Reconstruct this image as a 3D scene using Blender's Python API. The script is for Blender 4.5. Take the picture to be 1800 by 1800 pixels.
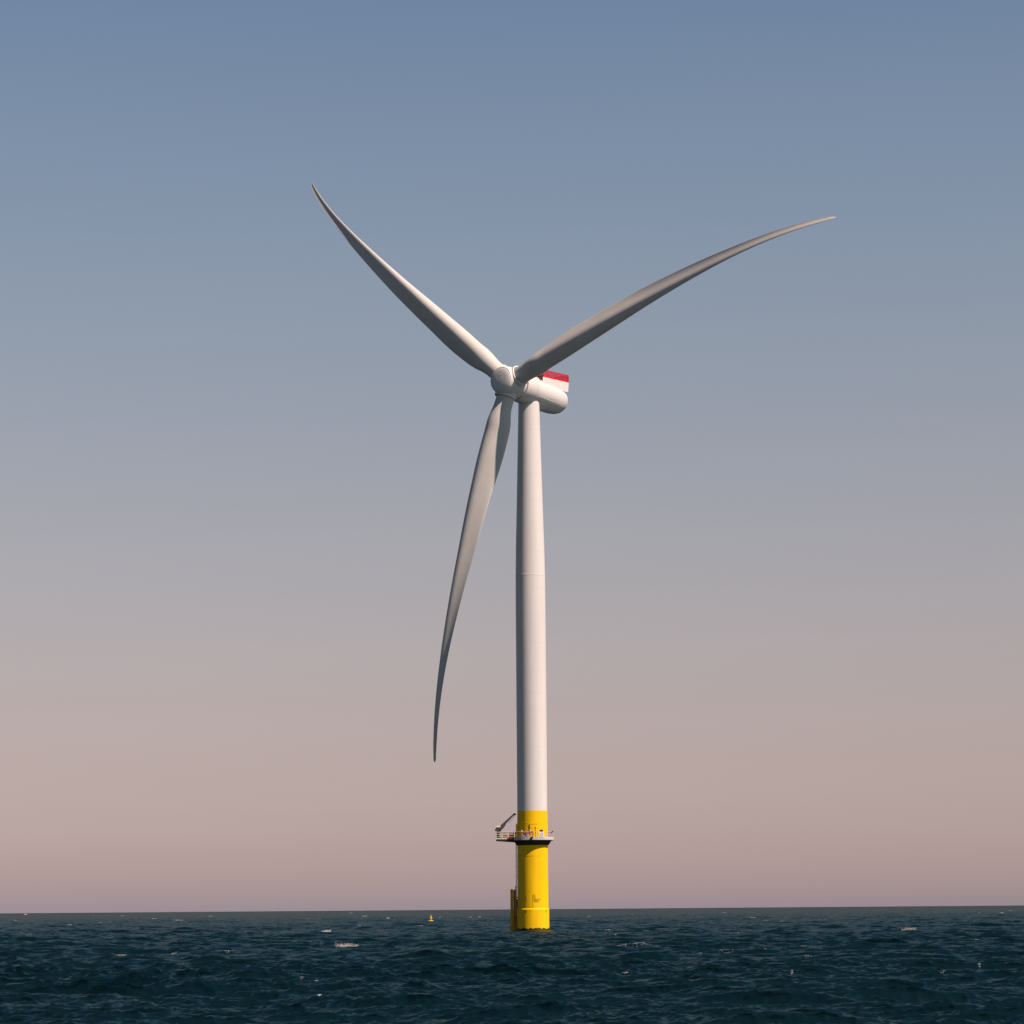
import bpy, bmesh, math, random
import numpy as np
from mathutils import Vector, Matrix

for o in list(bpy.data.objects):
    bpy.data.objects.remove(o, do_unlink=True)
S = bpy.context.scene
C = S.collection
R = math.radians

# ------------------------------------------------------------------ camera
F_PX = 5211.287 # focal length in pixels of an 1800 px frame
CAM_H = 4.31154 
PITCH = R(7.63073) 
ROLL = R(0.446)
cd = bpy.data.cameras.new('camera')
cd.sensor_width = 36.0
cd.lens = F_PX / 1800 * 36.0
cd.clip_start = 0.5
cd.clip_end = 120000
cam = bpy.data.objects.new('camera', cd)
C.objects.link(cam)
cam.matrix_world = (Matrix.Translation((0, 0, CAM_H)) @ Matrix.Rotation(math.pi / 2 + PITCH, 4, 'X')
                    @ Matrix.Rotation(-ROLL, 4, 'Z'))
S.camera = cam

# ------------------------------------------------------------------ sun and sky
SUN_AZ = R(56)                     # to the right of the direction from the tower to the camera
SUN_EL = R(51)
sun_dir = Vector((math.sin(SUN_AZ) * math.cos(SUN_EL), -math.cos(SUN_AZ) * math.cos(SUN_EL), math.sin(SUN_EL)))
sl = bpy.data.lights.new('sun', 'SUN')
sl.energy = 5.0
sl.angle = R(0.53)
sl.color = (1.0, 0.79, 0.665)
sun = bpy.data.objects.new('sun', sl)
C.objects.link(sun)
sun.rotation_euler = (-sun_dir).to_track_quat('-Z', 'Y').to_euler()

W = bpy.data.worlds.new('World')
S.world = W
W.use_nodes = True
nt = W.node_tree
nt.nodes.clear()
wo = nt.nodes.new('ShaderNodeOutputWorld')
bg = nt.nodes.new('ShaderNodeBackground')
sky = nt.nodes.new('ShaderNodeTexSky')
sky.sky_type = 'NISHITA'
sky.sun_disc = False
sky.sun_elevation = SUN_EL
sky.sun_rotation = math.atan2(sun_dir.x, sun_dir.y)
sky.altitude = 0
sky.air_density = 1.0
sky.dust_density = 1.0
sky.ozone_density = 1.0
tc = nt.nodes.new('ShaderNodeTexCoord')
sx = nt.nodes.new('ShaderNodeSeparateXYZ')
ramp = nt.nodes.new('ShaderNodeValToRGB')
mul = nt.nodes.new('ShaderNodeMix')
mul.data_type = 'RGBA'
mul.blend_type = 'MULTIPLY'
mul.clamp_result = False
mul.inputs[0].default_value = 1.0
gain = nt.nodes.new('ShaderNodeMath')
gain.operation = 'MULTIPLY'
SKY_RAMP = [  # sine of elevation, colour grade of sky; unseen upper stops darkened to deepen shade
    (0.0, (0.7058, 0.5739, 0.7756)),
    (0.0034, (0.7221, 0.5685, 0.7388)),
    (0.0091, (0.7058, 0.542, 0.6628)),
    (0.0186, (0.6671, 0.5052, 0.6122)),
    (0.0318, (0.645, 0.4813, 0.5559)),
    (0.047, (0.6483, 0.4655, 0.5009)),
    (0.0661, (0.661, 0.465, 0.4671)),
    (0.0851, (0.6891, 0.4817, 0.4619)),
    (0.1042, (0.6985, 0.4988, 0.457)),
    (0.1328, (0.7124, 0.5196, 0.4661)),
    (0.1612, (0.7184, 0.5446, 0.4834)),
    (0.1895, (0.7012, 0.5611, 0.4934)),
    (0.2176, (0.6915, 0.5725, 0.5147)),
    (0.2453, (0.6538, 0.5761, 0.5253)),
    (0.2726, (0.637, 0.571, 0.534)),
    (0.2988, (0.5791, 0.5548, 0.54)),
    (0.3208, (0.5791, 0.5548, 0.54)),
    (0.37, (0.3, 0.4, 0.43)),
    (0.45, (0.12, 0.24, 0.3)),
    (0.65, (0.06, 0.13, 0.18)),
    (1.0, (0.04, 0.08, 0.12)),
]
cr = ramp.color_ramp
cr.interpolation = 'LINEAR'
while len(cr.elements) < len(SKY_RAMP):
    cr.elements.new(0.5)
for e, (p, c) in zip(cr.elements, SKY_RAMP):
    e.position = p
    e.color = (*c, 1)
BG_STRENGTH = 0.088
bg.inputs['Strength'].default_value = BG_STRENGTH
nt.links.new(tc.outputs['Generated'], sx.inputs[0])
nt.links.new(sx.outputs['Z'], ramp.inputs[0])
nt.links.new(sky.outputs[0], mul.inputs[6])
nt.links.new(ramp.outputs[0], mul.inputs[7])
# faint, nearly level veils of thin haze
hm = nt.nodes.new('ShaderNodeMapping')
hm.inputs['Scale'].default_value = (3.0, 3.0, 34.0)
hm.inputs['Rotation'].default_value = (0.0, R(3), 0.0)
hn = nt.nodes.new('ShaderNodeTexNoise')
hn.inputs['Scale'].default_value = 1.6
hn.inputs['Detail'].default_value = 6
hr = nt.nodes.new('ShaderNodeMapRange')
hr.inputs[1].default_value = 0.3
hr.inputs[2].default_value = 0.7
hr.inputs[3].default_value = 0.988
hr.inputs[4].default_value = 1.012
hv = nt.nodes.new('ShaderNodeVectorMath')
hv.operation = 'SCALE'
nt.links.new(tc.outputs['Generated'], hm.inputs[0])
nt.links.new(hm.outputs[0], hn.inputs[0])
nt.links.new(hn.outputs[0], hr.inputs[0])
nt.links.new(mul.outputs[2], hv.inputs[0])
nt.links.new(hr.outputs[0], hv.inputs['Scale'])
nt.links.new(hv.outputs[0], bg.inputs[0])
nt.links.new(bg.outputs[0], wo.inputs[0])

S.view_settings.view_transform = 'Standard'
S.view_settings.look = 'None'
S.view_settings.gamma = 1
S.view_settings.use_curve_mapping = False
S.view_settings.exposure = 0.85
S.render.engine = 'CYCLES'

# ------------------------------------------------------------------ helpers
def nodes_of(m):
    m.use_nodes = True
    t = m.node_tree
    return t, t.nodes['Principled BSDF']

def paint(name, col, rough=0.4, var=0.08, scale=0.6, streak=True, metal=0.0, spec=0.15):
    """painted steel or gelcoat: slight tonal variation and rain streaks that belong to the surface"""
    m = bpy.data.materials.new(name)
    t, b = nodes_of(m)
    tcn = t.nodes.new('ShaderNodeTexCoord')
    mp = t.nodes.new('ShaderNodeMapping')
    mp.inputs['Scale'].default_value = (scale * 3, scale * 3, scale * (0.25 if streak else 3))
    n = t.nodes.new('ShaderNodeTexNoise')
    n.inputs['Scale'].default_value = 1.0
    n.inputs['Detail'].default_value = 5
    r = t.nodes.new('ShaderNodeValToRGB')
    r.color_ramp.elements[0].position = 0.3
    r.color_ramp.elements[1].position = 0.7
    r.color_ramp.elements[0].color = (*[c * (1 - var) for c in col], 1)
    r.color_ramp.elements[1].color = (*[min(1, c * (1 + var * 0.5)) for c in col], 1)
    t.links.new(tcn.outputs['Object'], mp.inputs[0])
    t.links.new(mp.outputs[0], n.inputs[0])
    t.links.new(n.outputs[0], r.inputs[0])
    t.links.new(r.outputs[0], b.inputs['Base Color'])
    b.inputs['Roughness'].default_value = rough
    b.inputs['Metallic'].default_value = metal
    b.inputs['Specular IOR Level'].default_value = spec
    return m

M = {
    'white': paint('light_grey_gelcoat', (0.50, 0.487, 0.485), 0.45, 0.05, 0.25),
    'blade': paint('blade_gelcoat', (0.44, 0.428, 0.415), 0.5, 0.05, 0.1, False),
    'yellow': paint('yellow_marine_paint', (0.66, 0.405, 0.001), 0.5, 0.07, 0.35),
    'landing': paint('shaded_yellow', (0.44, 0.24, 0.003), 0.6, 0.25, 1.2),  # yellow paint darkened to stand in for the shade on the boat landing
    'toe': paint('pinkish_white_board', (0.46, 0.43, 0.42), 0.55, 0.2, 1.5),
    'red': paint('red_railing_paint', (0.47, 0.016, 0.034), 0.5, 0.15, 1.2, False),
    'red_dark': paint('dark_red_paint', (0.225, 0.0075, 0.01125), 0.5, 0.15, 1.2, False),
    'pink': paint('faded_red_plastic', (0.5625, 0.15, 0.105), 0.6, 0.15, 1.5, False),
    'steel': paint('galvanised_steel', (0.315, 0.315, 0.315), 0.5, 0.2, 2.0, False),
    'rail': paint('weathered_rail_steel', (0.4125, 0.3975, 0.375), 0.55, 0.25, 2.0, False),
    'dark': paint('dark_coated_steel', (0.02625, 0.02625, 0.03), 0.5, 0.3, 2.0, False),
    'boom': paint('dark_grey_crane_paint', (0.0525, 0.0525, 0.06), 0.5, 0.2, 2.0, False),
    'under': paint('dark_cone_coating', (0.02625, 0.0225, 0.021), 0.7, 0.3, 1.0, False),
    'cream': paint('cream_paint', (0.54, 0.465, 0.36), 0.5, 0.15, 2.0, False),
    'cabinet': paint('white_plastic', (0.5625, 0.555, 0.54), 0.5, 0.08, 1.0, False),
    'ink': paint('black_marking', (0.025, 0.012, 0.003), 0.7, 0.2, 2.0, False),
    'hatch': paint('hatch_gelcoat', (0.585, 0.585, 0.585), 0.4, 0.05, 1.0, False),
    'buoy': paint('buoy_yellow', (0.6375, 0.3375, 0.0075), 0.5, 0.1, 2.0, False),
}

def tower_material():
    """the gelcoat with the thin dark weld seams of the tower cans"""
    m = paint('tower_paint', (0.49, 0.476, 0.474), 0.42, 0.05, 0.25)
    t = m.node_tree
    b = t.nodes['Principled BSDF']
    src = b.inputs['Base Color'].links[0].from_socket
    tcn = t.nodes.new('ShaderNodeTexCoord')
    s = t.nodes.new('ShaderNodeSeparateXYZ')
    t.links.new(tcn.outputs['Object'], s.inputs[0])
    acc = None
    for z, w in ((101.4, .05), (99.1, .05), (95.0, .04), (90.2, .04), (84.9, .04), (79.0, .04), (74.6, .04),
                 (67.4, .04), (62.0, .04), (56.4, .04), (51.0, .04), (46.5, .06), (43.4, .05), (42.9, .05), (36, .04), (30.2, .04)):
        c = t.nodes.new('ShaderNodeMath')
        c.operation = 'COMPARE'
        c.inputs[1].default_value = z
        c.inputs[2].default_value = w
        t.links.new(s.outputs['Z'], c.inputs[0])
        if acc is None:
            acc = c.outputs[0]
        else:
            a = t.nodes.new('ShaderNodeMath')
            a.operation = 'MAXIMUM'
            t.links.new(acc, a.inputs[0])
            t.links.new(c.outputs[0], a.inputs[1])
            acc = a.outputs[0]
    k = t.nodes.new('ShaderNodeMath')
    k.operation = 'MULTIPLY'
    k.inputs[1].default_value = 0.25
    t.links.new(acc, k.inputs[0])
    mx = t.nodes.new('ShaderNodeMix')
    mx.data_type = 'RGBA'
    mx.inputs[7].default_value = (0.30, 0.27, 0.25, 1)
    t.links.new(k.outputs[0], mx.inputs[0])
    t.links.new(src, mx.inputs[6])
    t.links.new(mx.outputs[2], b.inputs['Base Color'])
    return m

def pile_material():
    """yellow paint with the dark, ragged growth band at the waterline"""
    m = paint('pile_yellow', (0.66, 0.405, 0.001), 0.5, 0.11, 0.35)
    t = m.node_tree
    b = t.nodes['Principled BSDF']
    src = b.inputs['Base Color'].links[0].from_socket
    tcn = t.nodes.new('ShaderNodeTexCoord')
    s = t.nodes.new('ShaderNodeSeparateXYZ')
    t.links.new(tcn.outputs['Object'], s.inputs[0])
    n = t.nodes.new('ShaderNodeTexNoise')
    n.inputs['Scale'].default_value = 1.3
    n.inputs['Detail'].default_value = 4
    t.links.new(tcn.outputs['Object'], n.inputs[0])
    a = t.nodes.new('ShaderNodeMath')
    a.operation = 'MULTIPLY_ADD'
    a.inputs[1].default_value = -1.1
    t.links.new(n.outputs[0], a.inputs[0])
    t.links.new(s.outputs['Z'], a.inputs[2])
    r = t.nodes.new('ShaderNodeMapRange')
    r.inputs[1].default_value = -0.02
    r.inputs[2].default_value = 0.12
    r.inputs[3].default_value = 1
    r.inputs[4].default_value = 0
    t.links.new(a.outputs[0], r.inputs[0])
    mx = t.nodes.new('ShaderNodeMix')
    mx.data_type = 'RGBA'
    mx.inputs[7].default_value = (0.03, 0.018, 0.006, 1)
    t.links.new(r.outputs[0], mx.inputs[0])
    t.links.new(src, mx.inputs[6])
    t.links.new(mx.outputs[2], b.inputs['Base Color'])
    return m

M['tower'] = tower_material()
M['pile'] = pile_material()

def obj(name, bm, mat, parent=None, smooth=True, angle=35):
    me = bpy.data.meshes.new(name)
    bmesh.ops.recalc_face_normals(bm, faces=bm.faces)
    bm.to_mesh(me)
    bm.free()
    me.materials.append(mat)
    if smooth:
        me.polygons.foreach_set('use_smooth', [True] * len(me.polygons))
        me.set_sharp_from_angle(angle=R(angle))
    o = bpy.data.objects.new(name, me)
    C.objects.link(o)
    if parent is not None:
        o.parent = parent
    return o

def thing(name, loc, label, cat, group=None, rz=0):
    o = bpy.data.objects.new(name, None)
    o.empty_display_size = 0.5
    C.objects.link(o)
    o.location = loc
    o.rotation_euler = (0, 0, rz)
    o['label'] = label
    o['category'] = cat
    if group:
        o['group'] = group
    return o

def lathe(bm, prof, n=64, origin=(0, 0, 0), axis=(0, 0, 1), caps=True):
    """surface of revolution; prof is a list of (distance along axis, radius)"""
    ax = Vector(axis).normalized()
    u = ax.orthogonal().normalized()
    v = ax.cross(u)
    o = Vector(origin)
    rings = []
    for d, r in prof:
        rings.append([bm.verts.new(o + ax * d + (u * math.cos(2 * math.pi * k / n) + v * math.sin(2 * math.pi * k / n)) * max(r, 1e-4))
                      for k in range(n)])
    for a, b in zip(rings[:-1], rings[1:]):
        for k in range(n):
            bm.faces.new((a[k], a[(k + 1) % n], b[(k + 1) % n], b[k]))
    if caps:
        bm.faces.new(rings[0][::-1])
        bm.faces.new(rings[-1])
    return bm

def tube(bm, pts, r, n=8):
    """round bar through points, r a number or one radius per point"""
    pts = [Vector(p) for p in pts]
    rs = r if isinstance(r, (list, tuple)) else [r] * len(pts)
    rings = []
    prev = None
    for i, p in enumerate(pts):
        d = (pts[min(i + 1, len(pts) - 1)] - pts[max(i - 1, 0)]).normalized()
        u = d.orthogonal().normalized() if prev is None else (prev - d * prev.dot(d)).normalized()
        prev = u
        v = d.cross(u)
        rings.append([bm.verts.new(p + (u * math.cos(2 * math.pi * k / n) + v * math.sin(2 * math.pi * k / n)) * rs[i]) for k in range(n)])
    for a, b in zip(rings[:-1], rings[1:]):
        for k in range(n):
            bm.faces.new((a[k], a[(k + 1) % n], b[(k + 1) % n], b[k]))
    bm.faces.new(rings[0][::-1])
    bm.faces.new(rings[-1])
    return bm

def box(bm, c, s, ax=None, bevel=0.0):
    """box with centre c, full sizes s, axes ax (three vectors)"""
    ax = ax or (Vector((1, 0, 0)), Vector((0, 1, 0)), Vector((0, 0, 1)))
    c = Vector(c)
    vs = []
    for k in range(8):
        q = c.copy()
        for j in range(3):
            q += ax[j] * s[j] * (0.5 if (k >> j) & 1 else -0.5)
        vs.append(bm.verts.new(q))
    fs = [(0, 1, 3, 2), (4, 6, 7, 5), (0, 4, 5, 1), (2, 3, 7, 6), (0, 2, 6, 4), (1, 5, 7, 3)]
    faces = [bm.faces.new([vs[i] for i in f]) for f in fs]
    if bevel:
        es = list({e for f in faces for e in f.edges})
        bmesh.ops.bevel(bm, geom=es, offset=bevel, segments=2, affect='EDGES')
    return bm

def prism(bm, pts, c, h, ax):
    """polygon pts (in ax[0], ax[1]) from c, thickness h along ax[2], centred"""
    c = Vector(c)
    a = [bm.verts.new(c + ax[0] * p[0] + ax[1] * p[1] - ax[2] * h / 2) for p in pts]
    b = [bm.verts.new(c + ax[0] * p[0] + ax[1] * p[1] + ax[2] * h / 2) for p in pts]
    n = len(pts)
    bm.faces.new(a[::-1])
    bm.faces.new(b)
    for k in range(n):
        bm.faces.new((a[k], a[(k + 1) % n], b[(k + 1) % n], b[k]))
    return bm

NB = bmesh.new
X, Y, Z = Vector((1, 0, 0)), Vector((0, 1, 0)), Vector((0, 0, 1))

# ------------------------------------------------------------------ the sea
TX, TY = 3.537, 585.538 # foot of the turbine
rng = np.random.default_rng(11)

def wave_set():
    ws = []
    wind = math.atan2(0.9, 0.43)
    for lam_lo, slope, sd in ((0.19, .14, .75), (0.375, .165, .7), (0.75, .175, .6), (1.5, .165, .5), (3.0, .15, .46), (6.0, .098, .4), (12.0, .036, .32), (24.0, .011, .25)):
        n = 20
        for i in range(n):
            lam = lam_lo * 2 ** ((i + rng.random()) / n)
            th = wind + rng.normal(0, sd)
            k = 2 * math.pi / lam
            a = slope / k * math.sqrt(2.0 / n)
            ws.append((k * math.cos(th), k * math.sin(th), a, rng.random() * 2 * math.pi, lam))
    return ws

R_IN = 100.0

def sea_mesh():
    half = R(16)
    az = np.concatenate([np.linspace(-half, -R(11), 110, endpoint=False), np.linspace(-R(11), R(11), 1230), np.linspace(R(11), half, 111)[1:]])
    na = len(az)
    rr = [R_IN]
    while rr[-1] < 60000:
        d = rr[-1]
        step = d * (0.0007 if d < 230 else 0.0011 if d < 480 else 0.0015 if d < 2600 else 0.003 if d < 6000 else 0.02 if d < 8000 else 0.12)
        rr.append(d + step)
    rr = np.array(rr)
    dr = np.gradient(rr)
    nr = len(rr)
    A, D = np.meshgrid(az, rr)
    DR = np.repeat(dr[:, None], na, 1)
    x0 = (D * np.sin(A)).astype(np.float32)
    y0 = (D * np.cos(A)).astype(np.float32)
    # waves fade out at the rim of the detailed sector so that it joins the calm sheet round it
    edge = np.clip((half - np.abs(A)) / R(1.5), 0, 1) * np.clip((D - R_IN) / 6, 0, 1) * np.clip((9000 - D) / 4000, 0, 1)
    edge = edge.astype(np.float32)
    dx = np.zeros_like(x0)
    dy = np.zeros_like(x0)
    dz = np.zeros_like(x0)
    # slow gust field: patches of rougher and calmer water
    gust = (1 + 0.22 * np.sin(x0 / 31 + 1.3 * np.sin(y0 / 57)) * np.sin(y0 / 44 + 0.7) ).astype(np.float32)
    for kx, ky, a, ph, lam in wave_set():
        lim = lam / 2.6                       # drop what the grid cannot carry
        rows = np.where(dr < lim)[0]
        if not len(rows):
            continue
        n = rows[-1] + 1
        fade = np.clip((lim - dr[:n]) / (0.4 * lim), 0, 1).astype(np.float32)[:, None]
        p = (kx * x0[:n] + ky * y0[:n] + ph).astype(np.float32)
        g = gust[:n] if lam < 8 else 1.0
        aa = a * fade * g
        k = math.hypot(kx, ky)
        dz[:n] += aa * np.cos(p)
        s = aa * np.sin(p) * 0.95
        dx[:n] -= s * (kx / k)
        dy[:n] -= s * (ky / k)
    xs = x0 + dx * edge
    ys = y0 + dy * edge
    zs = dz * edge
    verts = np.stack([xs, ys, zs], -1).reshape(-1, 3)
    idx = np.arange(nr * na).reshape(nr, na)
    quads = np.stack([idx[:-1, :-1], idx[:-1, 1:], idx[1:, 1:], idx[1:, :-1]], -1).reshape(-1, 4)
    # calm sheet all round: the rest of the circle and the disc below the camera
    rr2 = rr[::12].copy()
    rr2[-1] = rr[-1]
    az2 = np.linspace(half, 2 * math.pi - half, 120)
    A2, D2 = np.meshgrid(az2, rr2)
    v2 = np.stack([D2 * np.sin(A2), D2 * np.cos(A2), np.zeros_like(D2)], -1).reshape(-1, 3)
    i2 = np.arange(len(rr2) * 120).reshape(len(rr2), 120) + len(verts)
    q2 = np.stack([i2[:-1, :-1], i2[:-1, 1:], i2[1:, 1:], i2[1:, :-1]], -1).reshape(-1, 4)
    az3 = np.linspace(0, 2 * math.pi, 181)
    rr3 = np.array([0.5, 30, R_IN])
    A3, D3 = np.meshgrid(az3, rr3)
    v3 = np.stack([D3 * np.sin(A3), D3 * np.cos(A3), np.zeros_like(D3)], -1).reshape(-1, 3)
    i3 = np.arange(3 * 181).reshape(3, 181) + len(verts) + len(v2)
    q3 = np.stack([i3[:-1, :-1], i3[:-1, 1:], i3[1:, 1:], i3[1:, :-1]], -1).reshape(-1, 4)
    V = np.concatenate([verts, v2, v3]).astype(np.float32)
    Q = np.concatenate([quads, q2, q3])[:, ::-1].astype(np.int32)
    me = bpy.data.meshes.new('sea')
    me.vertices.add(len(V))
    me.vertices.foreach_set('co', V.ravel())
    me.loops.add(Q.size)
    me.loops.foreach_set('vertex_index', Q.ravel())
    me.polygons.add(len(Q))
    me.polygons.foreach_set('loop_start', np.arange(0, Q.size, 4, dtype=np.int32))
    me.polygons.foreach_set('use_smooth', np.ones(len(Q), bool))
    me.update()
    me.validate()
    return me, (xs, ys, zs, az, rr)

def sea_material():
    m = bpy.data.materials.new('sea_water')
    m.use_nodes = True
    t = m.node_tree
    t.nodes.clear()
    out = t.nodes.new('ShaderNodeOutputMaterial')
    body = t.nodes.new('ShaderNodeBsdfDiffuse')
    body.inputs['Color'].default_value = (0.0020, 0.0094, 0.0120, 1)
    gl = t.nodes.new('ShaderNodeBsdfGlossy')
    gl.inputs['Roughness'].default_value = 0.07
    gl.inputs['Color'].default_value = (0.50, 0.80, 0.88, 1)
    fr = t.nodes.new('ShaderNodeFresnel')
    fr.inputs['IOR'].default_value = 1.333
    # a wind-roughened sea never reaches mirror reflectance: facets hide one another at grazing angles
    lim = t.nodes.new('ShaderNodeMapRange')
    lim.inputs[1].default_value = 0.02
    lim.inputs[2].default_value = 0.52
    lim.inputs[3].default_value = 0.008
    lim.inputs[4].default_value = 0.34
    mixs = t.nodes.new('ShaderNodeMixShader')
    t.links.new(fr.outputs[0], lim.inputs[0])
    t.links.new(lim.outputs[0], mixs.inputs[0])
    t.links.new(body.outputs[0], mixs.inputs[1])
    t.links.new(gl.outputs[0], mixs.inputs[2])
    # the other half of the water: true Fresnel reflection at its own facets, likewise limited
    pr = t.nodes.new('ShaderNodeBsdfPrincipled')
    pr.inputs['Base Color'].default_value = (0.0008, 0.0044, 0.0062, 1)
    pr.inputs['Roughness'].default_value = 0.06
    pr.inputs['IOR'].default_value = 1.333
    share = t.nodes.new('ShaderNodeMath')
    share.operation = 'DIVIDE'
    share.use_clamp = True
    share.inputs[0].default_value = 0.21
    t.links.new(fr.outputs[0], share.inputs[1])
    mixp = t.nodes.new('ShaderNodeMixShader')
    t.links.new(share.outputs[0], mixp.inputs[0])
    t.links.new(body.outputs[0], mixp.inputs[1])
    t.links.new(pr.outputs[0], mixp.inputs[2])
    both = t.nodes.new('ShaderNodeMixShader')
    both.inputs[0].default_value = 0.70
    t.links.new(mixs.outputs[0], both.inputs[1])
    t.links.new(mixp.outputs[0], both.inputs[2])
    t.links.new(both.outputs[0], out.inputs[0])
    geo = t.nodes.new('ShaderNodeNewGeometry')
    tot = None
    for sc, amp, det in ((1.2, 0.9, 2.0), (4.0, 0.6, 3.0)):
        mp = t.nodes.new('ShaderNodeMapping')
        mp.inputs['Rotation'].default_value = (0, 0, R(38))
        mp.inputs['Scale'].default_value = (sc * 0.45, sc, sc)
        n = t.nodes.new('ShaderNodeTexNoise')
        n.inputs['Scale'].default_value = 1.0
        n.inputs['Detail'].default_value = det
        t.links.new(geo.outputs['Position'], mp.inputs[0])
        t.links.new(mp.outputs[0], n.inputs[0])
        s = t.nodes.new('ShaderNodeVectorMath')
        s.operation = 'SUBTRACT'
        s.inputs[1].default_value = (0.5, 0.5, 0.5)
        t.links.new(n.outputs['Color'], s.inputs[0])
        k = t.nodes.new('ShaderNodeVectorMath')
        k.operation = 'MULTIPLY'
        k.inputs[1].default_value = (amp, amp, 0)
        t.links.new(s.outputs[0], k.inputs[0])
        if tot is None:
            tot = k.outputs[0]
        else:
            a = t.nodes.new('ShaderNodeVectorMath')
            t.links.new(tot, a.inputs[0])
            t.links.new(k.outputs[0], a.inputs[1])
            tot = a.outputs[0]
    a = t.nodes.new('ShaderNodeVectorMath')
    t.links.new(geo.outputs['Normal'], a.inputs[0])
    t.links.new(tot, a.inputs[1])
    nn = t.nodes.new('ShaderNodeVectorMath')
    nn.operation = 'NORMALIZE'
    t.links.new(a.outputs[0], nn.inputs[0])
    for sh in (gl, fr, pr):
        t.links.new(nn.outputs[0], sh.inputs['Normal'])
    return m

sea_me, SEA = sea_mesh()
sea_me.materials.append(sea_material())
sea = bpy.data.objects.new('sea', sea_me)
C.objects.link(sea)
sea['kind'] = 'structure'
sea['label'] = 'dark blue choppy sea reaching the horizon'
sea['category'] = 'sea'

def pixel_ray(px, py):
    """direction through a pixel of the 1800 px photograph: only used to find which real wave breaks where"""
    u, v = px - 900, 900 - py
    c, s = math.cos(ROLL), math.sin(ROLL)
    u, v = u * c + v * s, -u * s + v * c
    f = Vector((0, math.cos(PITCH), math.sin(PITCH)))
    up = Vector((0, -math.sin(PITCH), math.cos(PITCH)))
    return X * (u / F_PX) + f + up * (v / F_PX)

# whitecaps: (x, y, width) as read from the photograph, then placed on the crest of the nearest wave
CAPS = [(30,1618,8,1),(45,1644.5,12,1),(60,1654,6,.7),(177,1668,8,1),(212,1680,14,.6),(300,1676,10,.8),(407,1670,9,1),(395,1675,8,.6),
 (270,1615.5,6,1),(315,1617.5,18,.7),(214,1610,3,1),(369,1610.5,4,1),(122,1625.5,4,.7),(380,1720,18,.25),(44,1607,3,.8),(176,1621,4,.6),
 (608,1664,34,1.6),(574,1638.5,13,1.1),(681,1615,5,1.1),(792,1626,17,.9),(772,1612.5,4,1),(741,1674,8,.7),(772,1675.5,5,.6),(616,1605,3,1),
 (557,1749,6,.8),(529,1721,5,.5),(557,1723,5,.5),(487,1672.5,18,.25),(842,1612,3,1),(827,1612,3,1),(630,1628,5,.5),(740,1627.5,10,.4),(640,1610.5,8,.5),
 (1089,1664.5,13,1),(1122,1661,24,.7),(1067,1634,8,.8),(1080,1645,4,.6),(1097,1709,11,.9),(1227,1676,7,.9),(1275,1674,22,.35),(1264,1649.5,6,.8),
 (1257,1706,14,.3),(1272,1604.5,4,1),(1322,1613,8,1),(1345,1618,8,1),(1347,1669,6,.8),(1281,1772,12,.3),(1292,1641,6,.5),(1034,1611,3,.9),(1110,1607.5,3,.8),
 (1596,1636,20,1.5),(1641,1696,10,.9),(1721,1700,4,1),(1654,1710,8,.4),(1416,1682.5,11,.5),(1373,1619.5,3,1),(1720,1605,3,1),(1760,1605,5,1),
 (1717,1652,6,.7),(1387,1711,5,.6),(1776,1600.5,3,.9),(1410,1662.5,9,.5),(1660,1796,15,.25)]

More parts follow.
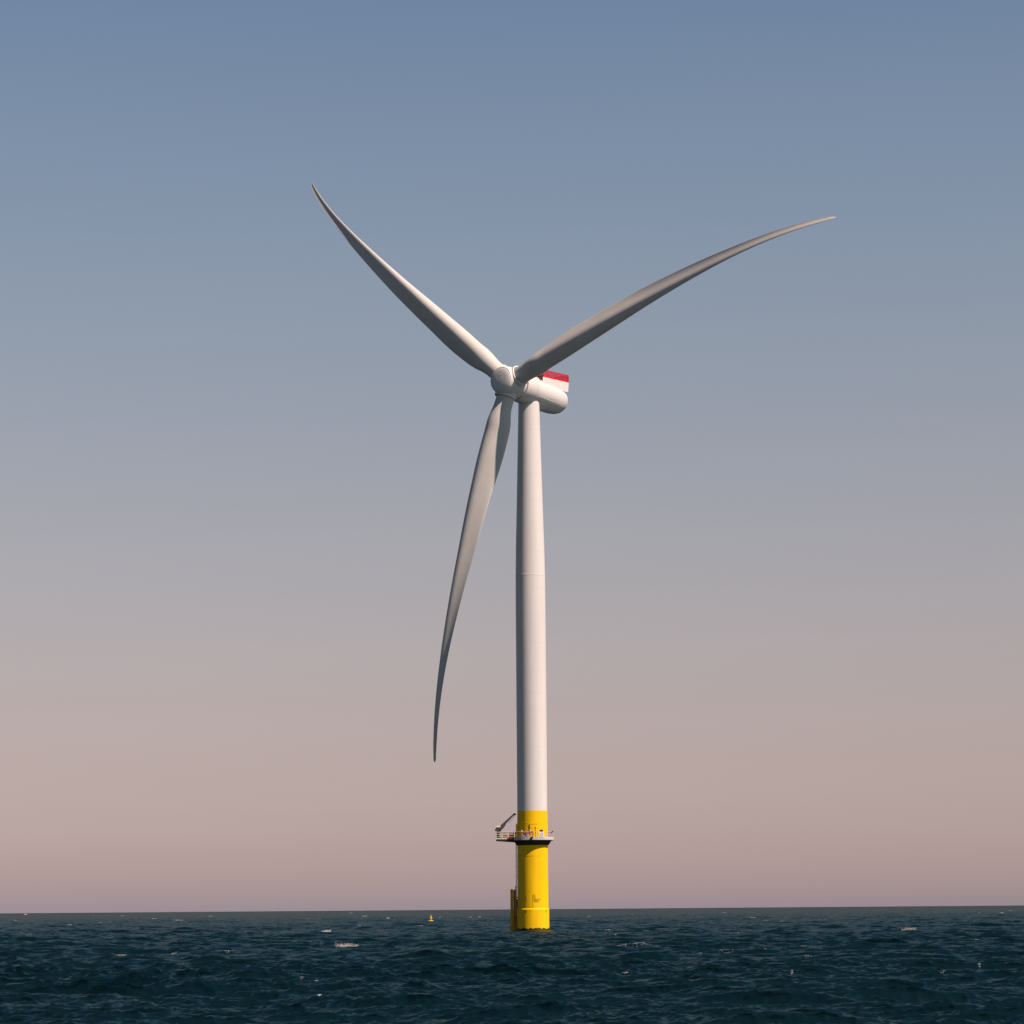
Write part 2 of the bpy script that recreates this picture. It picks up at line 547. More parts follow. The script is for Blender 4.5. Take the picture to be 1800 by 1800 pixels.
def foam():
    r2 = np.random.default_rng(5)
    xs, ys, zs, az, rr = SEA
    ico = bmesh.new()
    bmesh.ops.create_icosphere(ico, subdivisions=1, radius=1)
    iv = np.array([v.co[:] for v in ico.verts])
    iface = np.array([[v.index for v in f.verts] for f in ico.faces])
    ico.free()
    V, Fc, n0 = [], [], 0
    for px, py, w, dens in CAPS:
        d = pixel_ray(px, py)
        a = math.atan2(d.x, d.y)
        if d.z >= -2e-5 or dens <= .3:
            continue
        dist = CAM_H / -d.z * math.hypot(d.x, d.y)
        j0 = int(np.clip(np.searchsorted(az, a), 2, len(az) - 3))
        lo, hi = np.searchsorted(rr, dist * 0.93), np.searchsorted(rr, dist * 1.07)
        # best: a point in view whose elevation angle is the ray's, on a crest
        el = (zs[lo:hi, j0] - CAM_H) / np.hypot(xs[lo:hi, j0], ys[lo:hi, j0])
        vis = el >= np.maximum.accumulate(el) - 1e-6
        tgt = d.z / math.hypot(d.x, d.y)
        score = np.abs(el - tgt) * F_PX - 6 * zs[lo:hi, j0] / max(1.0, dist / 500) + np.where(vis, 0, 30)
        i0 = lo + int(score.argmin())
        wm = w / F_PX * dist
        nch = int(np.clip((30 + wm * 150) * dens * (1.0 if dist > 260 else 0.5), 8, 700))
        size = max(0.017, 0.13 * dist / F_PX * 1.76) * (1.0 if dens > .5 else .8)
        slant = r2.normal(0, 0.25)
        for _ in range(nch):
            u = np.clip(r2.normal(0, 0.28), -.6, .6)
            aa = a + u * wm / dist
            j = int(np.clip(np.searchsorted(az, aa), 0, len(az) - 1))
            back = abs(r2.normal(0, 0.35 if dens > 1 else 0.16)) * (1 - abs(u)) + u * slant * wm * 0.5
            i = int(np.clip(np.searchsorted(rr, rr[i0] - back), 0, len(rr) - 1))
            # let each fleck slide to the highest neighbour, so the patch follows the crest
            if r2.random() < 0.6:
                seg = zs[max(0, i - 3):i + 4, j]
                i = max(0, i - 3) + int(seg.argmax())
            p = np.array([xs[i, j], ys[i, j], zs[i, j] + size * 0.2])
            if dens > 1:
                p[2] += abs(r2.normal(0, 0.16))
            s = size * r2.uniform(0.45, 1.5) * (1.25 if dens > 1 else 1)
            sc = np.array([s * r2.uniform(1.2, 3.8), s * r2.uniform(.6, 1.2), s * r2.uniform(.3, .7)])
            V.append(iv * (1 + r2.uniform(-.25, .25, (len(iv), 1))) * sc + p)
            Fc.append(iface + n0)
            n0 += len(iv)
    V = np.concatenate(V).astype(np.float32)
    Fc = np.concatenate(Fc).astype(np.int32)
    me = bpy.data.meshes.new('sea_foam')
    me.vertices.add(len(V))
    me.vertices.foreach_set('co', V.ravel())
    me.loops.add(Fc.size)
    me.loops.foreach_set('vertex_index', Fc.ravel())
    me.polygons.add(len(Fc))
    me.polygons.foreach_set('loop_start', np.arange(0, Fc.size, 3, dtype=np.int32))
    me.update()
    m = paint('foam_white', (0.50, 0.49, 0.48), 0.8, 0.1, 3.0, False)
    me.materials.append(m)
    o = bpy.data.objects.new('sea_foam', me)
    C.objects.link(o)
    o['kind'] = 'stuff'
    o['label'] = 'white foam flecks on the breaking wave crests'
    o['category'] = 'foam'

foam()

# ------------------------------------------------------------------ the wind turbine
TH, TILT = 0.632398, 0.101205 # yaw of the rotor away from the camera, tilt of its axis
ROT = -0.866772 # first blade's angle clockwise from straight up
HUB = Vector((-0.3626 - TX, 580.0388 - TY, 107.9722)) 
a_up = Vector((-math.sin(TH) * math.cos(TILT), -math.cos(TH) * math.cos(TILT), math.sin(TILT)))   # upwind along the axis
dwn = Vector((math.sin(TH), math.cos(TH), 0))          # level, downwind
lat = Vector((math.cos(TH), -math.sin(TH), 0))         # level, across, towards the camera
e_up = (Z - a_up * Z.dot(a_up)).normalized()
e_rt = a_up.cross(e_up)
if e_rt.x < 0:
    e_rt = -e_rt

wt = thing('wind_turbine', (TX, TY, 0), 'tall white three-bladed wind turbine on a yellow foundation standing in the sea', 'wind turbine')

# tower
bm = NB()
lathe(bm, [(23.42, 2.955), (42, 2.965), (58, 2.96), (66, 2.945), (69.8, 2.93), (69.82, 2.947), (70.04, 2.944), (70.06, 2.924), (75.7, 2.83), (85.4, 2.57), (95, 2.33), (104.4, 2.10), (106.6, 2.08)], 96)
obj('tower', bm, M['tower'], wt)
bm = NB()
lathe(bm, [(17.9, 3.0), (21.0, 2.985), (21.02, 3.0), (21.1, 3.0), (21.12, 2.982), (23.3, 2.975), (23.418, 2.975)], 96)
obj('tower_base', bm, M['yellow'], wt)

# nacelle
def along(s):
    return HUB - a_up * s
bm = NB()
lathe(bm, [(5.95, 2.95), (6.0, 3.04), (12.6, 3.04), (14.4, 2.96), (15.8, 2.76), (16.75, 2.45), (17.45, 1.97), (17.9, 1.36), (18.12, 0.7), (18.17, 0.0)], 96, HUB, -a_up)
nac = obj('nacelle', bm, M['white'], wt, angle=50)
bm = NB()
lathe(bm, [(2.35, 2.3), (2.4, 3.05), (2.55, 3.1), (2.7, 3.14), (5.82, 3.14), (5.9, 3.09), (5.94, 2.9)], 96, HUB, -a_up)
obj('generator', bm, M['white'], wt)
# trim line and drain points on the flank, hatch under the belly
def flank(s, deg, r=3.04):
    d = (lat * math.cos(R(deg)) + e_up * math.sin(R(deg))).normalized()
    return along(s) + d * r, d
bm = NB()
for s0, s1, dg in ((7.0, 14.0, -30),):
    p0, d0 = flank(s0, dg)
    p1, _ = flank(s1, dg, 2.98)
    tube(bm, [p0, (p0 + p1) / 2 + d0 * .02, p1], 0.05, 6)
obj('trim_strip', bm, M['white'], nac)
bm = NB()
for s, dg in ((10.4, -22), (11.4, -20)):
    bm = NB()
    p, d = flank(s, dg)
    lathe(bm, [(-0.05, 0.13), (0.02, 0.13), (0.03, 0.06)], 12, p, d)
    obj('drain', bm, M['steel'], nac)
p, d = flank(10.2, -72, 3.06)
bm = NB()
box(bm, p, (1.5, 1.3, 0.08), (a_up, d.cross(a_up).normalized(), d), 0.02)
obj('hatch', bm, M['hatch'], nac)

# hoist deck on the nacelle roof: white side walls, red lattice railing
def deck(s, q, z):
    return HUB + dwn * s + lat * q + Z * z
hd_s0, hd_s1, hd_q, hd_z = 8.2, 17.0, 2.45, 2.02
LA = (dwn, lat, Z)
bm = NB()
th = 0.12
for q in (hd_q, -hd_q):
    prism(bm, [(hd_s0 - .1, hd_z), (hd_s1, hd_z), (hd_s1 - .25, 0.1), (hd_s1 - 1.5, 0.0), (hd_s0 - .35, 0.5)], HUB + lat * q, th, (dwn, Z, lat))
box(bm, deck((hd_s0 + hd_s1) / 2 - .05, 0, hd_z - .06), (hd_s1 - hd_s0 - .02, 2 * hd_q - th - .004, .1), LA)
box(bm, deck(hd_s1 - .1, 0, hd_z / 2 + .55), (.1, 2 * hd_q - th - .004, hd_z - 1.25), LA)
obj('hoist_deck', bm, M['white'], wt, smooth=False)
bm = NB()
rt = 1.5
def rail_run(p0, p1, nposts):
    p0, p1 = Vector(p0), Vector(p1)
    for k in range(nposts + 1):
        p = p0.lerp(p1, k / nposts)
        tube(bm, [p, p + Z * rt], 0.055, 6)
    for h in (0.06, 0.33, 0.6, 0.87, 1.14, rt):
        tube(bm, [p0 + Z * h, p1 + Z * h], 0.06 if h in (0.06, rt) else 0.04, 6)
    for k in range(nposts):
        pa, pb = p0.lerp(p1, k / nposts), p0.lerp(p1, (k + 1) / nposts)
        tube(bm, [pa + Z * .06, pb + Z * rt] if k % 2 else [pa + Z * rt, pb + Z * .06], 0.03, 5)
    n = (p1 - p0).normalized()
    out = n.cross(Z)
    # solid toe board and half-height infill mesh of close bars
    box(bm, (p0 + p1) / 2 + Z * .2, ((p1 - p0).length, .03, .32), (n, out, Z))
    m = int((p1 - p0).length / .12)
    for k in range(m + 1):
        p = p0.lerp(p1, k / m)
        tube(bm, [p + Z * .3, p + Z * rt], 0.036, 4)
cs = [deck(hd_s0, hd_q, hd_z), deck(hd_s1, hd_q, hd_z), deck(hd_s1, -hd_q, hd_z), deck(hd_s0, -hd_q, hd_z)]
for k in range(4):
    rail_run(cs[k], cs[(k + 1) % 4], 6 if k % 2 == 0 else 4)
obj('red_railing', bm, M['red'], wt, smooth=False)
# small dark stair between generator housing and hoist deck
bm = NB()
for q in (2.3, 1.7):
    tube(bm, [deck(7.0, q + .25, .95), deck(7.9, q + .1, 2.5)], 0.07, 6)
for k in range(6):
    tube(bm, [deck(7.0, 2.55, .95).lerp(deck(7.9, 2.4, 2.5), k / 5), deck(7.0, 1.95, .95).lerp(deck(7.9, 1.8, 2.5), k / 5)], .06, 6)
obj('deck_stair', bm, M['dark'], wt)

# hub: rounded body with a flat nose disc
bm = NB()
lathe(bm, [(-2.32, 2.7), (-2.25, 2.84), (-1.4, 2.92), (0, 3.0), (1.0, 2.98), (1.7, 2.9), (2.3, 2.76), (2.75, 2.57), (2.9, 2.46), (2.9, 2.36), (2.86, 2.34), (2.86, 0.3)], 96, HUB, a_up)
hub = obj('hub', bm, M['white'], wt, angle=30)
bm = NB()
lathe(bm, [(2.85, 2.32), (2.98, 2.29), (3.08, 2.1), (3.18, 1.4), (3.22, 0.75), (3.20, 0.72), (3.20, 0.62), (3.23, 0.6), (3.24, 0.0)], 96, HUB, a_up)
obj('nose_disc', bm, M['white'], hub, angle=25)

# blades
CK = [0, .04, .1, .18, .28, .42, .6, .75, .9, .97, 1.0]
CV = [3.57093, 3.66544, 4.97335, 5.24502, 4.71563, 3.92912, 2.75355, 1.77203, 1.10304, 0.83695, 0.42000] 
TK = [0, .05, .12, .2, .3, .5, .75, 1.0]
TV = [1.00000, 0.98000, 0.72148, 0.65518, 0.61986, 0.41890, 0.21270, 0.17168] 
TWK = [0, .12, .3, .6, 1.0]
TWV = [-0.59358, -0.50461, -0.34413, -0.15274, -0.03497] 
WCO = [12.21064, -21.03923, 31.07752, -24.11563] # bend out of the rotor plane, metres
VCO = [0, 3.89902, -8.55852, 6.23777] # sweep in the rotor plane
SAG = [0.38357, 0.23711, -0.58169] 
RTIP, RROOT = 76.5371, 1.9 

def pchip(xk, yk, x):
    xk = np.array(xk, float); yk = np.array(yk, float)
    h = np.diff(xk); dl = np.diff(yk) / h; n = len(xk); m = np.zeros(n)
    for i in range(1, n - 1):
        if dl[i - 1] * dl[i] > 0:
            w1 = 2 * h[i] + h[i - 1]; w2 = h[i] + 2 * h[i - 1]
            m[i] = (w1 + w2) / (w1 / dl[i - 1] + w2 / dl[i])
    m[0] = dl[0]; m[-1] = dl[-1]
    i = np.clip(np.searchsorted(xk, x) - 1, 0, n - 2)
    t = (x - xk[i]) / h[i]
    return yk[i] * (1 + 2 * t) * (1 - t) ** 2 + h[i] * m[i] * t * (1 - t) ** 2 + yk[i + 1] * t * t * (3 - 2 * t) + h[i] * m[i + 1] * t * t * (t - 1)

def blade_section(c, t, n):
    a = np.linspace(0, 2 * np.pi, n, endpoint=False)
    xe = .5 * np.cos(a); ye = .5 * t * np.sin(a); x = .5 + xe
    sg = np.sign(np.sin(a)); sg[np.abs(np.sin(a)) < 1e-9] = 0
    yt = 5 * t * (.2969 * np.sqrt(np.maximum(x, 0)) - .126 * x - .3516 * x ** 2 + .2843 * x ** 3 - .1015 * x ** 4) * sg
    b = np.clip((.98 - t) / .5, 0, 1)
    # rear loading: the upwind face turns hollow towards the trailing edge
    hollow = 0.17 * np.clip((.95 - t) / .35, 0, 1) * np.clip((x - .42) / .58, 0, 1) ** 2
    y = (1 - b) * ye + b * yt + hollow
    off = .5 * (1 - b) + .35 * b
    return (x - off) * c, y * c

for k in range(3):
    ang = ROT + k * 2 * math.pi / 3
    er = e_up * math.cos(ang) + e_rt * math.sin(ang)
    et = -e_up * math.sin(ang) + e_rt * math.cos(ang)
    s = np.unique(np.r_[np.linspace(0.012, .2, 26), np.linspace(.2, .97, 64), .98, .988, .994, .998, 1.0])
    r = RROOT + s * (RTIP - RROOT)
    c = pchip(CK, CV, s)
    c[s > .985] = np.interp(s[s > .985], [.985, .994, 1.0], [.80, .62, .16])
    tt = pchip(TK, TV, s)
    tw = pchip(TWK, TWV, s)
    w = sum(co * s ** (j + 1) for j, co in enumerate(WCO))
    v = sum(co * s ** (j + 1) for j, co in enumerate(VCO)) + SAG[k] * s ** 2
    bm = NB()
    rings = []
    NSEC = 48
    for i in range(len(s)):
        cx, cy = blade_section(c[i], tt[i], NSEC)
        sp = HUB + er * r[i] + a_up * w[i] + et * v[i]
        te = -et * math.cos(tw[i]) + a_up * math.sin(tw[i])
        nd = et * math.sin(tw[i]) + a_up * math.cos(tw[i])
        rings.append([bm.verts.new(sp + te * float(cx[q]) + nd * float(cy[q])) for q in range(NSEC)])
    for A_, B_ in zip(rings[:-1], rings[1:]):
        for q in range(NSEC):
            bm.faces.new((A_[q], A_[(q + 1) % NSEC], B_[(q + 1) % NSEC], B_[q]))
    bm.faces.new(rings[0][::-1])
    bm.faces.new(rings[-1])
    bl = obj('blade', bm, M['blade'], wt, angle=60)
    # collar of the hub where the blade turns in its bearing
    rd = (er + a_up * 0.11).normalized()
    bm = NB()
    lathe(bm, [(1.2, 2.06), (2.55, 2.06), (2.57, 2.0), (2.63, 2.0), (2.65, 2.16), (3.15, 2.14), (3.17, 1.86), (2.9, 1.84)], 64, HUB, rd, caps=False)
    obj('root_collar', bm, M['white'], bl, angle=30)

# ------------------------------------------------------------------ foundation
bm = NB()
lathe(bm, [(-12, 3.13), (4.22, 3.14), (4.25, 3.13), (4.46, 3.02), (4.48, 3.005), (14.6, 3.0), (14.62, 3.03), (14.72, 3.03), (14.74, 2.995), (16.9, 2.99)], 128)
pile = obj('foundation_pile', bm, M['pile'], wt, angle=12)

def on_pile(deg, r, z):
    """deg from the camera-facing front, positive to the right"""
    return Vector((math.sin(R(deg)) * r, -math.cos(R(deg)) * r, z))

# bearing mark: a line with S and 180 degrees, painted round the curve of the pile
def stroke(bm, pts, x0, z0, w=0.075, r=3.012, z_taper=0.003):
    P = [Vector((p[0], p[1], 0)) for p in pts]
    L, Rr = [], []
    for i, p in enumerate(P):
        d = (P[min(i + 1, len(P) - 1)] - P[max(i - 1, 0)])
        d.normalize()
        n = Vector((-d.y, d.x, 0)) * w / 2
        for lst, q in ((L, p + n), (Rr, p - n)):
            lst.append(q)
    def mp(q, rr):
        a = (x0 + q.x) / 3.012
        return Vector((math.sin(a) * rr, -math.cos(a) * rr, z0 + q.y))
    rows = [[bm.verts.new(mp(q, rr)) for q in lst] for lst, rr in ((L, 3.005 + .010), (Rr, 3.005 + .010))]
    for i in range(len(P) - 1):
        bm.faces.new((rows[0][i], rows[0][i + 1], rows[1][i + 1], rows[1][i]))

def arc(cx, cy, rx, ry, a0, a1, n=14):
    return [(cx + rx * math.cos(R(a0 + (a1 - a0) * i / n)), cy + ry * math.sin(R(a0 + (a1 - a0) * i / n))) for i in range(n + 1)]
bm = NB()
stroke(bm, [(0, 4.47), (0, 5.5), (0, 6.5), (0, 7.05)], -0.10, 0, .06)
stroke(bm, arc(.22, .5, .19, .17, 20, 270)+arc(.22, .17, .20, .17, 90, -160), 0.02, 6.38)          # S
stroke(bm, [(.0, .52), (.13, .66), (.13, 0)], .06, 5.62)                                            # 1
stroke(bm, arc(.44, .49, .15, .15, 90, 450), .06, 5.62)                                              # 8
stroke(bm, arc(.44, .17, .19, .17, 90, 450), .06, 5.62)
stroke(bm, arc(.92, .33, .19, .33, 90, 450, 20), .06, 5.62)                                          # 0
stroke(bm, arc(1.30, .57, .08, .08, 90, 450), .06, 5.62, .05)                                        # degree sign
obj('bearing_mark', bm, M['ink'], pile, smooth=False)
# lifting holes below the ledge
for dg in (-27, 52):
    bm = NB()
    p = on_pile(dg, 3.125, 3.85)
    lathe(bm, [(-0.02, 0.001), (-.02, .12), (.04, .12), (.045, .06), (.03, 0.001)], 16, p, on_pile(dg, 1, 0), caps=False)
    for vv in bm.verts:
        vv.co.z = 3.85 + (vv.co.z - 3.85) * 1.7
    obj('anchor_socket', bm, M['dark'], pile)
for dg, z in ((-28.0, 6.65), (-27.0, 6.2)):
    bm = NB()
    p = on_pile(dg, 3.02, z)
    box(bm, p, (.14, .14, .2), (on_pile(dg + 90, 1, 0), on_pile(dg, 1, 0), Z), .02)
    obj('bracket', bm, M['red_dark'], pile)

# boat landing on the left: two fender tubes, stubs to the pile, ladder
LD = R(-106)                        # direction of the landing, from the front towards the left
l_out = Vector((math.sin(LD), -math.cos(LD), 0))
l_tan = Vector((-l_out.y, l_out.x, 0))
bmf = []
for sgn in (-1, 1):
    bm = NB()
    p = l_out * 4.06 + l_tan * 1.0 * sgn
    top = 8.1 if sgn < 0 else 8.2
    tube(bm, [p + Z * -4, p + Z * 2, p + Z * (top - .15), p + Z * top], [.26, .26, .26, .23], 14)
    for zz in (6.62, 2.9):
        q = l_out * 2.95 + l_tan * 0.75 * sgn
        tube(bm, [p + Z * zz, q + Z * zz], .13, 10)
    for zz in (7.5, 5.6, 4.75, 3.9, 2.0):
        box(bm, p - l_out * .27 + Z * zz, (.25, .1, .12), (l_out, l_tan, Z))
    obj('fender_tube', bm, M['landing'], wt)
for zz in (6.6, 2.88):
    bm = NB()
    tube(bm, [l_out * 3.9 - l_tan * 1.0 + Z * zz, l_out * 3.9 + l_tan * 1.0 + Z * zz], .14, 10)
    box(bm, l_out * 3.4 + Z * zz, (.9, .35, .3), (l_out, l_tan, Z), .03)
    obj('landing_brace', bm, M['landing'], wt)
bm = NB()
tube(bm, [l_out * 3.42 - l_tan * .75 + Z * -4, l_out * 3.42 - l_tan * .75 + Z * 6.3], .2, 12)
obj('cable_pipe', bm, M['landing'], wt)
bm = NB()
for sgn in (-1, 1):
    p = l_out * 3.52 + l_tan * .3 * sgn
    tube(bm, [p + Z * -1, p + Z * 8.87], .06, 8)
for k in range(30):
    zz = -.6 + k * .32
    tube(bm, [l_out * 3.52 - l_tan * .3 + Z * zz, l_out * 3.52 + l_tan * .3 + Z * zz], .03, 6)
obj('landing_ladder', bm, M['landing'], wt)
bm = NB()
for sgn in (-1, 1):
    p = l_out * 3.33 + l_tan * .28 * sgn
    tube(bm, [p + Z * 6.8, p + Z * 17.3], .045, 8)
for k in range(33):
    zz = 6.9 + k * .32
    tube(bm, [l_out * 3.33 - l_tan * .28 + Z * zz, l_out * 3.33 + l_tan * .28 + Z * zz], .022, 6)
for zz in (8.5, 10.6, 12.6, 14.7, 16.4):
    for sgn in (-1, 1):
        tube(bm, [l_out * 3.33 + l_tan * .28 * sgn + Z * zz, l_out * 2.9 + l_tan * .28 * sgn + Z * zz], .03, 6)
obj('access_ladder', bm, M['steel'], wt)

# work platform: dark conical bracket, round deck with toe board, lay-down wing to the left
ZD = 18.0
bm = NB()
lathe(bm, [(16.70, 3.06), (16.72, 3.12), (17.58, 3.72), (17.60, 4.0), (17.66, 4.15)], 96)
plat = obj('platform_bracket', bm, M['under'], wt, smooth=True, angle=30)
bm = NB()
lathe(bm, [(17.665, 4.16), (17.70, 4.20), (17.82, 4.20), (17.86, 4.16), (17.87, 3.01)], 96, caps=False)
wx0, wx1, wy0, wy1 = -7.15, -3.4, -1.9, 2.3
obj('platform_deck', bm, M['rail'], wt)
bm = NB()
prism(bm, [(wx0, 17.86), (wx1 + .3, 17.86), (wx1 + .3, 17.32), (wx0, 17.62)], (0, (wy0 + wy1) / 2, 0), wy1 - wy0, (X, Z, -Y))
obj('laydown_wing', bm, M['under'], wt, smooth=False)
bm = NB()
# toe board with gaps at the posts
n_seg = 40
for k in range(n_seg):
    a0 = 2 * math.pi * k / n_seg
    c = Vector((math.sin(a0) * 4.17, -math.cos(a0) * 4.17, 0))
    if c.x < -3.2 and wy0 < c.y < wy1:
        continue
    box(bm, c + Z * 18.09, (4.17 * 2 * math.pi / n_seg * .985, .03, .42), (Vector((math.cos(a0), math.sin(a0), 0)), c.normalized(), Z))
for (p, q) in (((wx0, wy0), (wx1, wy0)), ((wx0, wy0), (wx0, wy1)), ((wx0, wy1), (wx1, wy1))):
    p, q = Vector((*p, 18.02)), Vector((*q, 18.02))
    d = (q - p).normalized()
    box(bm, (p + q) / 2, ((q - p).length, .03, .26), (d, d.cross(Z), Z))
obj('toe_board', bm, M['toe'], wt, smooth=False)
# railing: posts at the spacing seen along the front, top and middle rails
bm = NB()
RP = 4.12
front = [-0.62, -0.31, -.085, .075, .26, .52, .71, .92, 1.1]
post_angles = [math.asin(max(-1, min(1, v))) for v in (-.5, -.27, .02, .235, .50, .645)] + [R(52), R(64), R(80), R(98), R(116), R(134), R(152), R(170), R(188), R(206), R(222)]
for a0 in post_angles:
    p = Vector((math.sin(a0) * RP, -math.cos(a0) * RP, 17.87))
    tube(bm, [p, p + Z * 1.42], .06, 6)
def ring_rail(h, r):
    pts = [Vector((math.sin(t) * RP, -math.cos(t) * RP, 17.87 + h)) for t in np.linspace(R(-58), R(228), 60)]
    tube(bm, pts, r, 6)
ring_rail(1.42, .05)
ring_rail(.78, .035)
obj('railing', bm, M['rail'], wt, smooth=False)
bm = NB()
wing_pts = [(-3.55, wy0), (-4.85, wy0), (-6.0, wy0), (wx0, wy0), (wx0, 0.2), (wx0, wy1), (-5.6, wy1), (-4.4, wy1), (-3.55, wy1)]
for i, (x_, y_) in enumerate(wing_pts):
    tube(bm, [(x_, y_, 17.87), (x_, y_, 17.87 + (1.55 if i in (0, 1) else 1.4))], .085 if i in (0, 1) else .05, 6)
for h, r in ((1.38, .06), (.95, .04), (.5, .04)):
    tube(bm, [(x_, y_, 17.87 + h) for x_, y_ in wing_pts[:4]], r, 6)
    tube(bm, [(x_, y_, 17.87 + h) for x_, y_ in wing_pts[3:6]], r, 6)
    tube(bm, [(x_, y_, 17.87 + h) for x_, y_ in wing_pts[5:]], r, 6)
obj('wing_railing', bm, M['cream'], wt, smooth=False)

def on_turbine(x, y, z):
    return Vector((TX + x, TY + y, z))

# davit crane standing on the outer end of the wing
cr_ = thing('davit_crane', on_turbine(-6.75, -0.9, 17.87), 'dark grey davit crane with raised boom on the left end of the platform', 'crane')
bm = NB()
lathe(bm, [(0, .42), (.06, .42), (.08, .3), (1.5, .26), (1.52, .36), (1.66, .36)], 20)
for q in range(4):
    dq = Vector((math.cos(q * math.pi / 2 + .4), math.sin(q * math.pi / 2 + .4), 0))
    box(bm, dq * .36 + Z * .35, (.2, .04, .6), (dq, dq.cross(Z), Z))
obj('pedestal', bm, M['boom'], cr_)
bm = NB()
prism(bm, [(-.3, 1.66), (.4, 1.66), (.55, 2.0), (.25, 2.55), (-.35, 2.3), (-.5, 1.95)], (0, 0, 0), .5, (X, Z, -Y))
obj('slewing_column', bm, M['boom'], cr_, smooth=False)
bm = NB()
lathe(bm, [(-.42, .001), (-.42, .17), (-.36, .22), (.36, .22), (.42, .17), (.42, .001)], 18, (0.02, -.05, 2.42), (0.98, -.2, .05), caps=False)
obj('winch_drum', bm, M['cream'], cr_)
bt = Vector((3.2, .05, 4.98))
bb = Vector((.45, 0, 2.35))
dv = (bt - bb).normalized()
up_ = Z - dv * Z.dot(dv)
up_.normalize()
bm = NB()
prism(bm, [(-.35, -.36), (-.2, .2), (.6, .26), ((bt - bb).length, .15), ((bt - bb).length + .25, .02), ((bt - bb).length + .1, -.16), (1.5, -.24), (.8, -.42), (.1, -.55)], bb, .42, (dv, up_, -Y))
obj('boom', bm, M['boom'], cr_, smooth=False)
bm = NB()
tube(bm, [Vector((.3, 0, 1.7)), bb + dv * .9 - up_ * .3], [.13, .11], 10)
obj('cylinder', bm, M['steel'], cr_)
bm = NB()
tube(bm, [bt - up_ * .1, bt + dv * .25 - Z * .1], .1, 8)
box(bm, bt + dv * .25 - Z * .28, (.3, .25, .34), None, .05)
obj('hook_block', bm, M['dark'], cr_)
bm = NB()
tube(bm, [bt + dv * .05 - up_ * .25, bt - dv * 1.0 - up_ * .42, bt - dv * 2.1 - up_ * .52], .035, 6)
obj('cable', bm, M['dark'], cr_)
for hx, hy, hz in ((-.5, -.2, 1.85), (.5, -.3, 1.75)):
    bm = NB()
    box(bm, (hx, hy, hz), (.22, .3, .4), None, .03)
    obj('control_box', bm, M['dark'], cr_)

# swing-jib hoist on the tower base
jb = thing('jib_hoist', on_turbine(-3.05, -1.2, 17.87), 'thin yellow swing jib with two hanging chain hoists beside the tower door', 'hoist')
bm = NB()
tube(bm, [(0, 0, 0), (0, 0, 2.75)], .23, 12)
box(bm, (.05, 0, 2.86), (.62, .4, .26), None, .04)
obj('post', bm, M['yellow'], jb)
bm = NB()
box(bm, (1.35, -1.0, 2.80), (2.9, .10, .12), (Vector((.82, -.57, 0)), Vector((.57, .82, 0)), Z))
tube(bm, [(2.5, -1.82, 2.86), (3.84, -2.6, 2.88)], .06, 8)
box(bm, (3.84, -2.6, 2.88), (.12, .12, .3))
obj('arm', bm, M['yellow'], jb)
for k, (hx, hy) in enumerate(((1.75, -1.3), (2.35, -1.72))):
    bm = NB()
    tube(bm, [(hx, hy, 2.76), (hx, hy, 1.72)], .022, 6)
    box(bm, (hx, hy, 1.6), (.2, .18, .28), None, .04)
    obj('chain_hoist', bm, M['dark'], jb)

# things standing on the platform
def on_deck(deg, r):
    return on_turbine(math.sin(R(deg)) * r, -math.cos(R(deg)) * r, 17.87)

t = thing('sign_board', on_deck(24, 4.06), 'white notice board with a black header on the platform railing', 'sign', rz=R(24))
bm = NB()
box(bm, (0, -.16, .85), (.84, .05, 1.1), None, .01)
obj('board', bm, M['cabinet'], t, smooth=False)
bm = NB()
box(bm, (0, -.16, 1.60), (.68, .06, .38), None, .01)
obj('header', bm, M['dark'], t, smooth=False)
bm = NB()
r3 = random.Random(3)
for (hx, hz, w_, h_) in ((-.05, 1.18, .16, .14), (.22, 1.14, .06, .26), (-.2, .92, .14, .2), (.06, .92, .15, .12), (.24, .84, .1, .22), (-.22, .62, .12, .24), (.0, .6, .1, .1), (.2, .56, .2, .12), (-.02, .45, .2, .07)):
    box(bm, (hx, -.188, hz), (w_, .01, h_))
obj('pictograms', bm, M['ink'], t, smooth=False)
bm = NB()
for hx in (-.3, .3):
    tube(bm, [(hx, -.08, 0), (hx, -.08, 1.75)], .035, 6)
obj('post', bm, M['rail'], t)

t = thing('equipment_cabinet', on_deck(-20, 3.72), 'white cabinet with a faded red upper front behind the platform railing', 'cabinet', rz=R(-20))
bm = NB()
box(bm, (0, 0, .36), (1.1, .6, .72), None, .03)
obj('lower_case', bm, M['cabinet'], t)
bm = NB()
box(bm, (0, 0, 1.12), (1.0, .56, .78), None, .04)
obj('upper_case', bm, M['pink'], t)
bm = NB()
box(bm, (0, -.29, 1.0), (.98, .03, .16))
obj('band', bm, M['red'], t)

t = thing('storage_box', on_turbine(-3.9, -2.05, 17.885), 'long low dark red storage box lying along the front edge of the platform', 'box')
bm = NB()
box(bm, (0, 0, .15), (1.75, .28, .30), None, .04)
obj('body', bm, M['red_dark'], t)
bm = NB()
box(bm, (0, 0, .335), (1.79, .32, .07), None, .02)
obj('lid', bm, M['red_dark'], t)

t = thing('control_cubicle', on_turbine(-3.45, -.85, 17.87), 'black louvred cubicle next to the foot of the yellow jib hoist', 'cabinet')
bm = NB()
box(bm, (0, 0, .8), (.75, .5, 1.45), None, .03)
obj('case', bm, M['dark'], t)
bm = NB()
for zz in (.55, .95, 1.3):
    box(bm, (0, -.265, zz), (.66, .03, .07))
obj('louvre', bm, M['cream'], t, smooth=False)

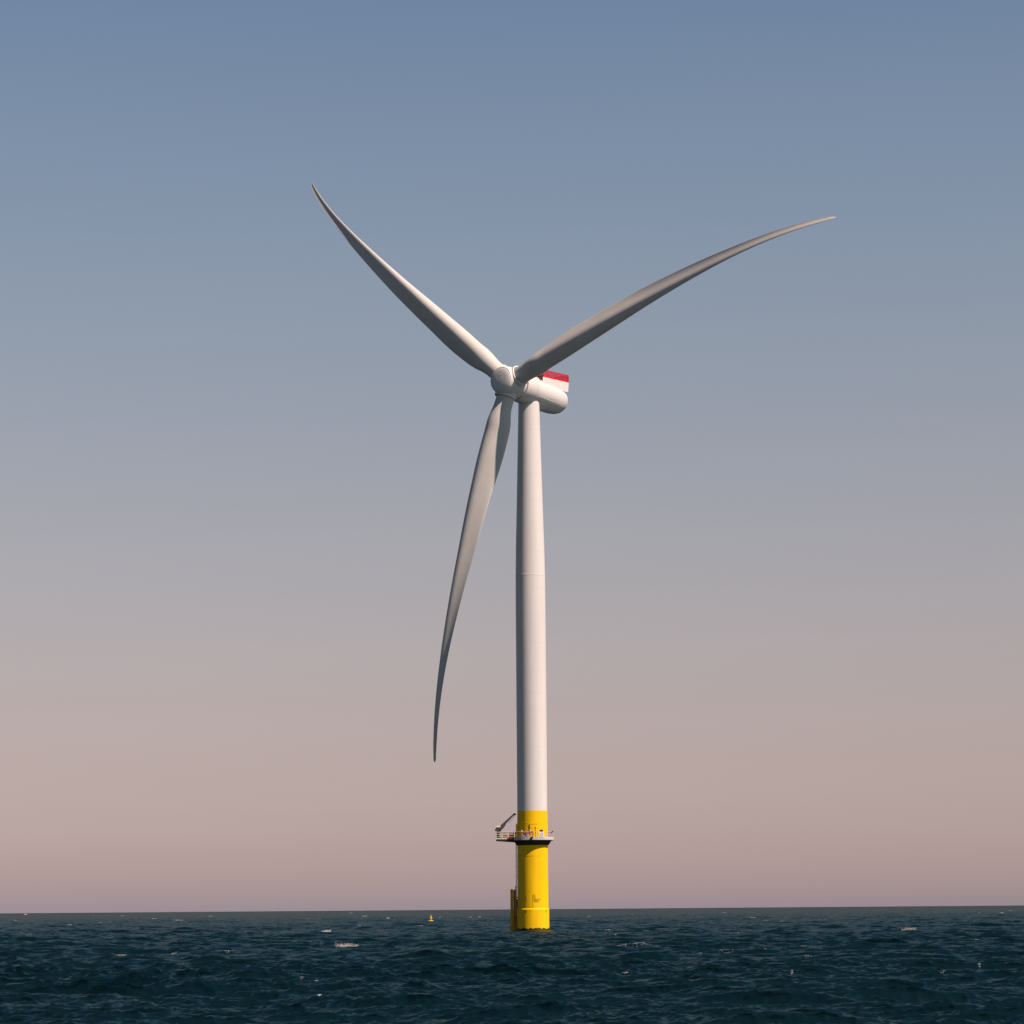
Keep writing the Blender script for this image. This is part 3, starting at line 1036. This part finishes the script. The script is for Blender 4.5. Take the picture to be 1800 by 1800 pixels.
t = thing('gas_bottle_rack', on_turbine(-4.2, -.4, 17.87), 'grey rack of dark bottles between the crane and the black cubicle', 'rack')
bm = NB()
for k in range(3):
    lathe(bm, [(.05, .14), (.9, .14), (1.05, .07), (1.2, .06)], 12, (-.32 + .32 * k, 0, 0))
obj('bottle', bm, M['dark'], t)
bm = NB()
for zz in (.3, .8):
    box(bm, (0, -.17, zz), (1.1, .04, .08))
for hx in (-.54, .54):
    box(bm, (hx, -.1, .6), (.06, .1, 1.2))
obj('frame', bm, M['rail'], t, smooth=False)

t = thing('tool_chest', on_turbine(-5.35, -.9, 17.87), 'brown wooden tool chest on the wing beside the crane', 'chest')
bm = NB()
box(bm, (0, 0, .5), (.8, .6, .96), None, .03)
obj('body', bm, paint('weathered_wood', (.28, .15, .07), .7, .3, 2, False), t)
bm = NB()
box(bm, (0, 0, 1.02), (.86, .66, .08), None, .02)
obj('lid', bm, M['rail'], t)

t = thing('hose_bundle', on_deck(-3, 4.30), 'black hose hanging over the platform railing above a black bag', 'hose')
bm = NB()
tube(bm, [(.12, 0, 1.1), (-.05, .02, 1.42), (.2, 0, 1.44), (.32, -.02, 1.2), (.3, -.03, .8), (.22, -.03, .4), (.1, 0, .2)], .07, 8)
obj('hose', bm, M['dark'], t)
bm = NB()
box(bm, (0, 0, .12), (.5, .2, .56), None, .08)
obj('bag', bm, M['dark'], t)

# navigation lanterns on short stands: two clear on the front, one amber
for deg, hh, lab in ((-7, 1.75, 'clear topped navigation lantern on a stand next to the hanging black hose'),
                     (-33, 1.65, 'clear topped navigation lantern on a stand beside the red fronted cabinet'),
                     (8, 2.25, 'slim brown navigation light post between the hose and the notice board')):
    t = thing('navigation_light', on_deck(deg, 3.85), lab, 'navigation light', 'navigation lights along the platform railing')
    bm = NB()
    tube(bm, [(0, 0, 0), (0, 0, hh - .25)], .05, 8)
    obj('stand', bm, M['red_dark'] if deg == 8 else M['rail'], t)
    bm = NB()
    lathe(bm, [(hh - .25, .1), (hh - .2, .17), (hh, .15), (hh + .06, .05)], 12)
    obj('lamp_head', bm, M['red_dark'] if deg == 8 else M['cream'], t)
t = thing('antenna_mast', on_deck(59, 4.0), 'thin whip antenna rising from the right side of the platform railing', 'antenna')
bm = NB()
tube(bm, [(0, 0, 0), (0, 0, 1.6), (.12, 0, 3.5)], [.05, .04, .02], 6)
obj('whip', bm, M['steel'], t)
bm = NB()
box(bm, (.5, .1, 1.45), (.3, .24, .22), None, .04)
tube(bm, [(0, 0, 1.35), (.5, .1, 1.4)], .035, 6)
obj('floodlight', bm, M['boom'], t)

# ------------------------------------------------------------------ yellow buoy far behind on the left
by = thing('marker_buoy', (-30.69, 1090.23, 0.0), 'small bright yellow marker buoy floating far off to the left of the turbine', 'buoy')
bm = NB()
lathe(bm, [(-.8, .5), (-.2, .85), (.05, .92), (.35, .92), (.5, .75), (.58, .4)], 28)
obj('float_body', bm, M['buoy'], by)
bm = NB()
for q in range(4):
    aq = q * math.pi / 2 + .5
    tube(bm, [(math.cos(aq) * .34, math.sin(aq) * .34, .5), (math.cos(aq) * .16, math.sin(aq) * .16, 1.75)], .06, 8)
lathe(bm, [(.55, .24), (1.0, .2), (1.25, .55), (1.32, .55), (1.45, .34), (1.9, .2)], 16)
obj('lattice_tower', bm, M['buoy'], by)
bm = NB()
lathe(bm, [(1.9, .16), (2.2, .16), (2.25, .1), (2.6, .03)], 12)
obj('lantern', bm, M['buoy'], by)
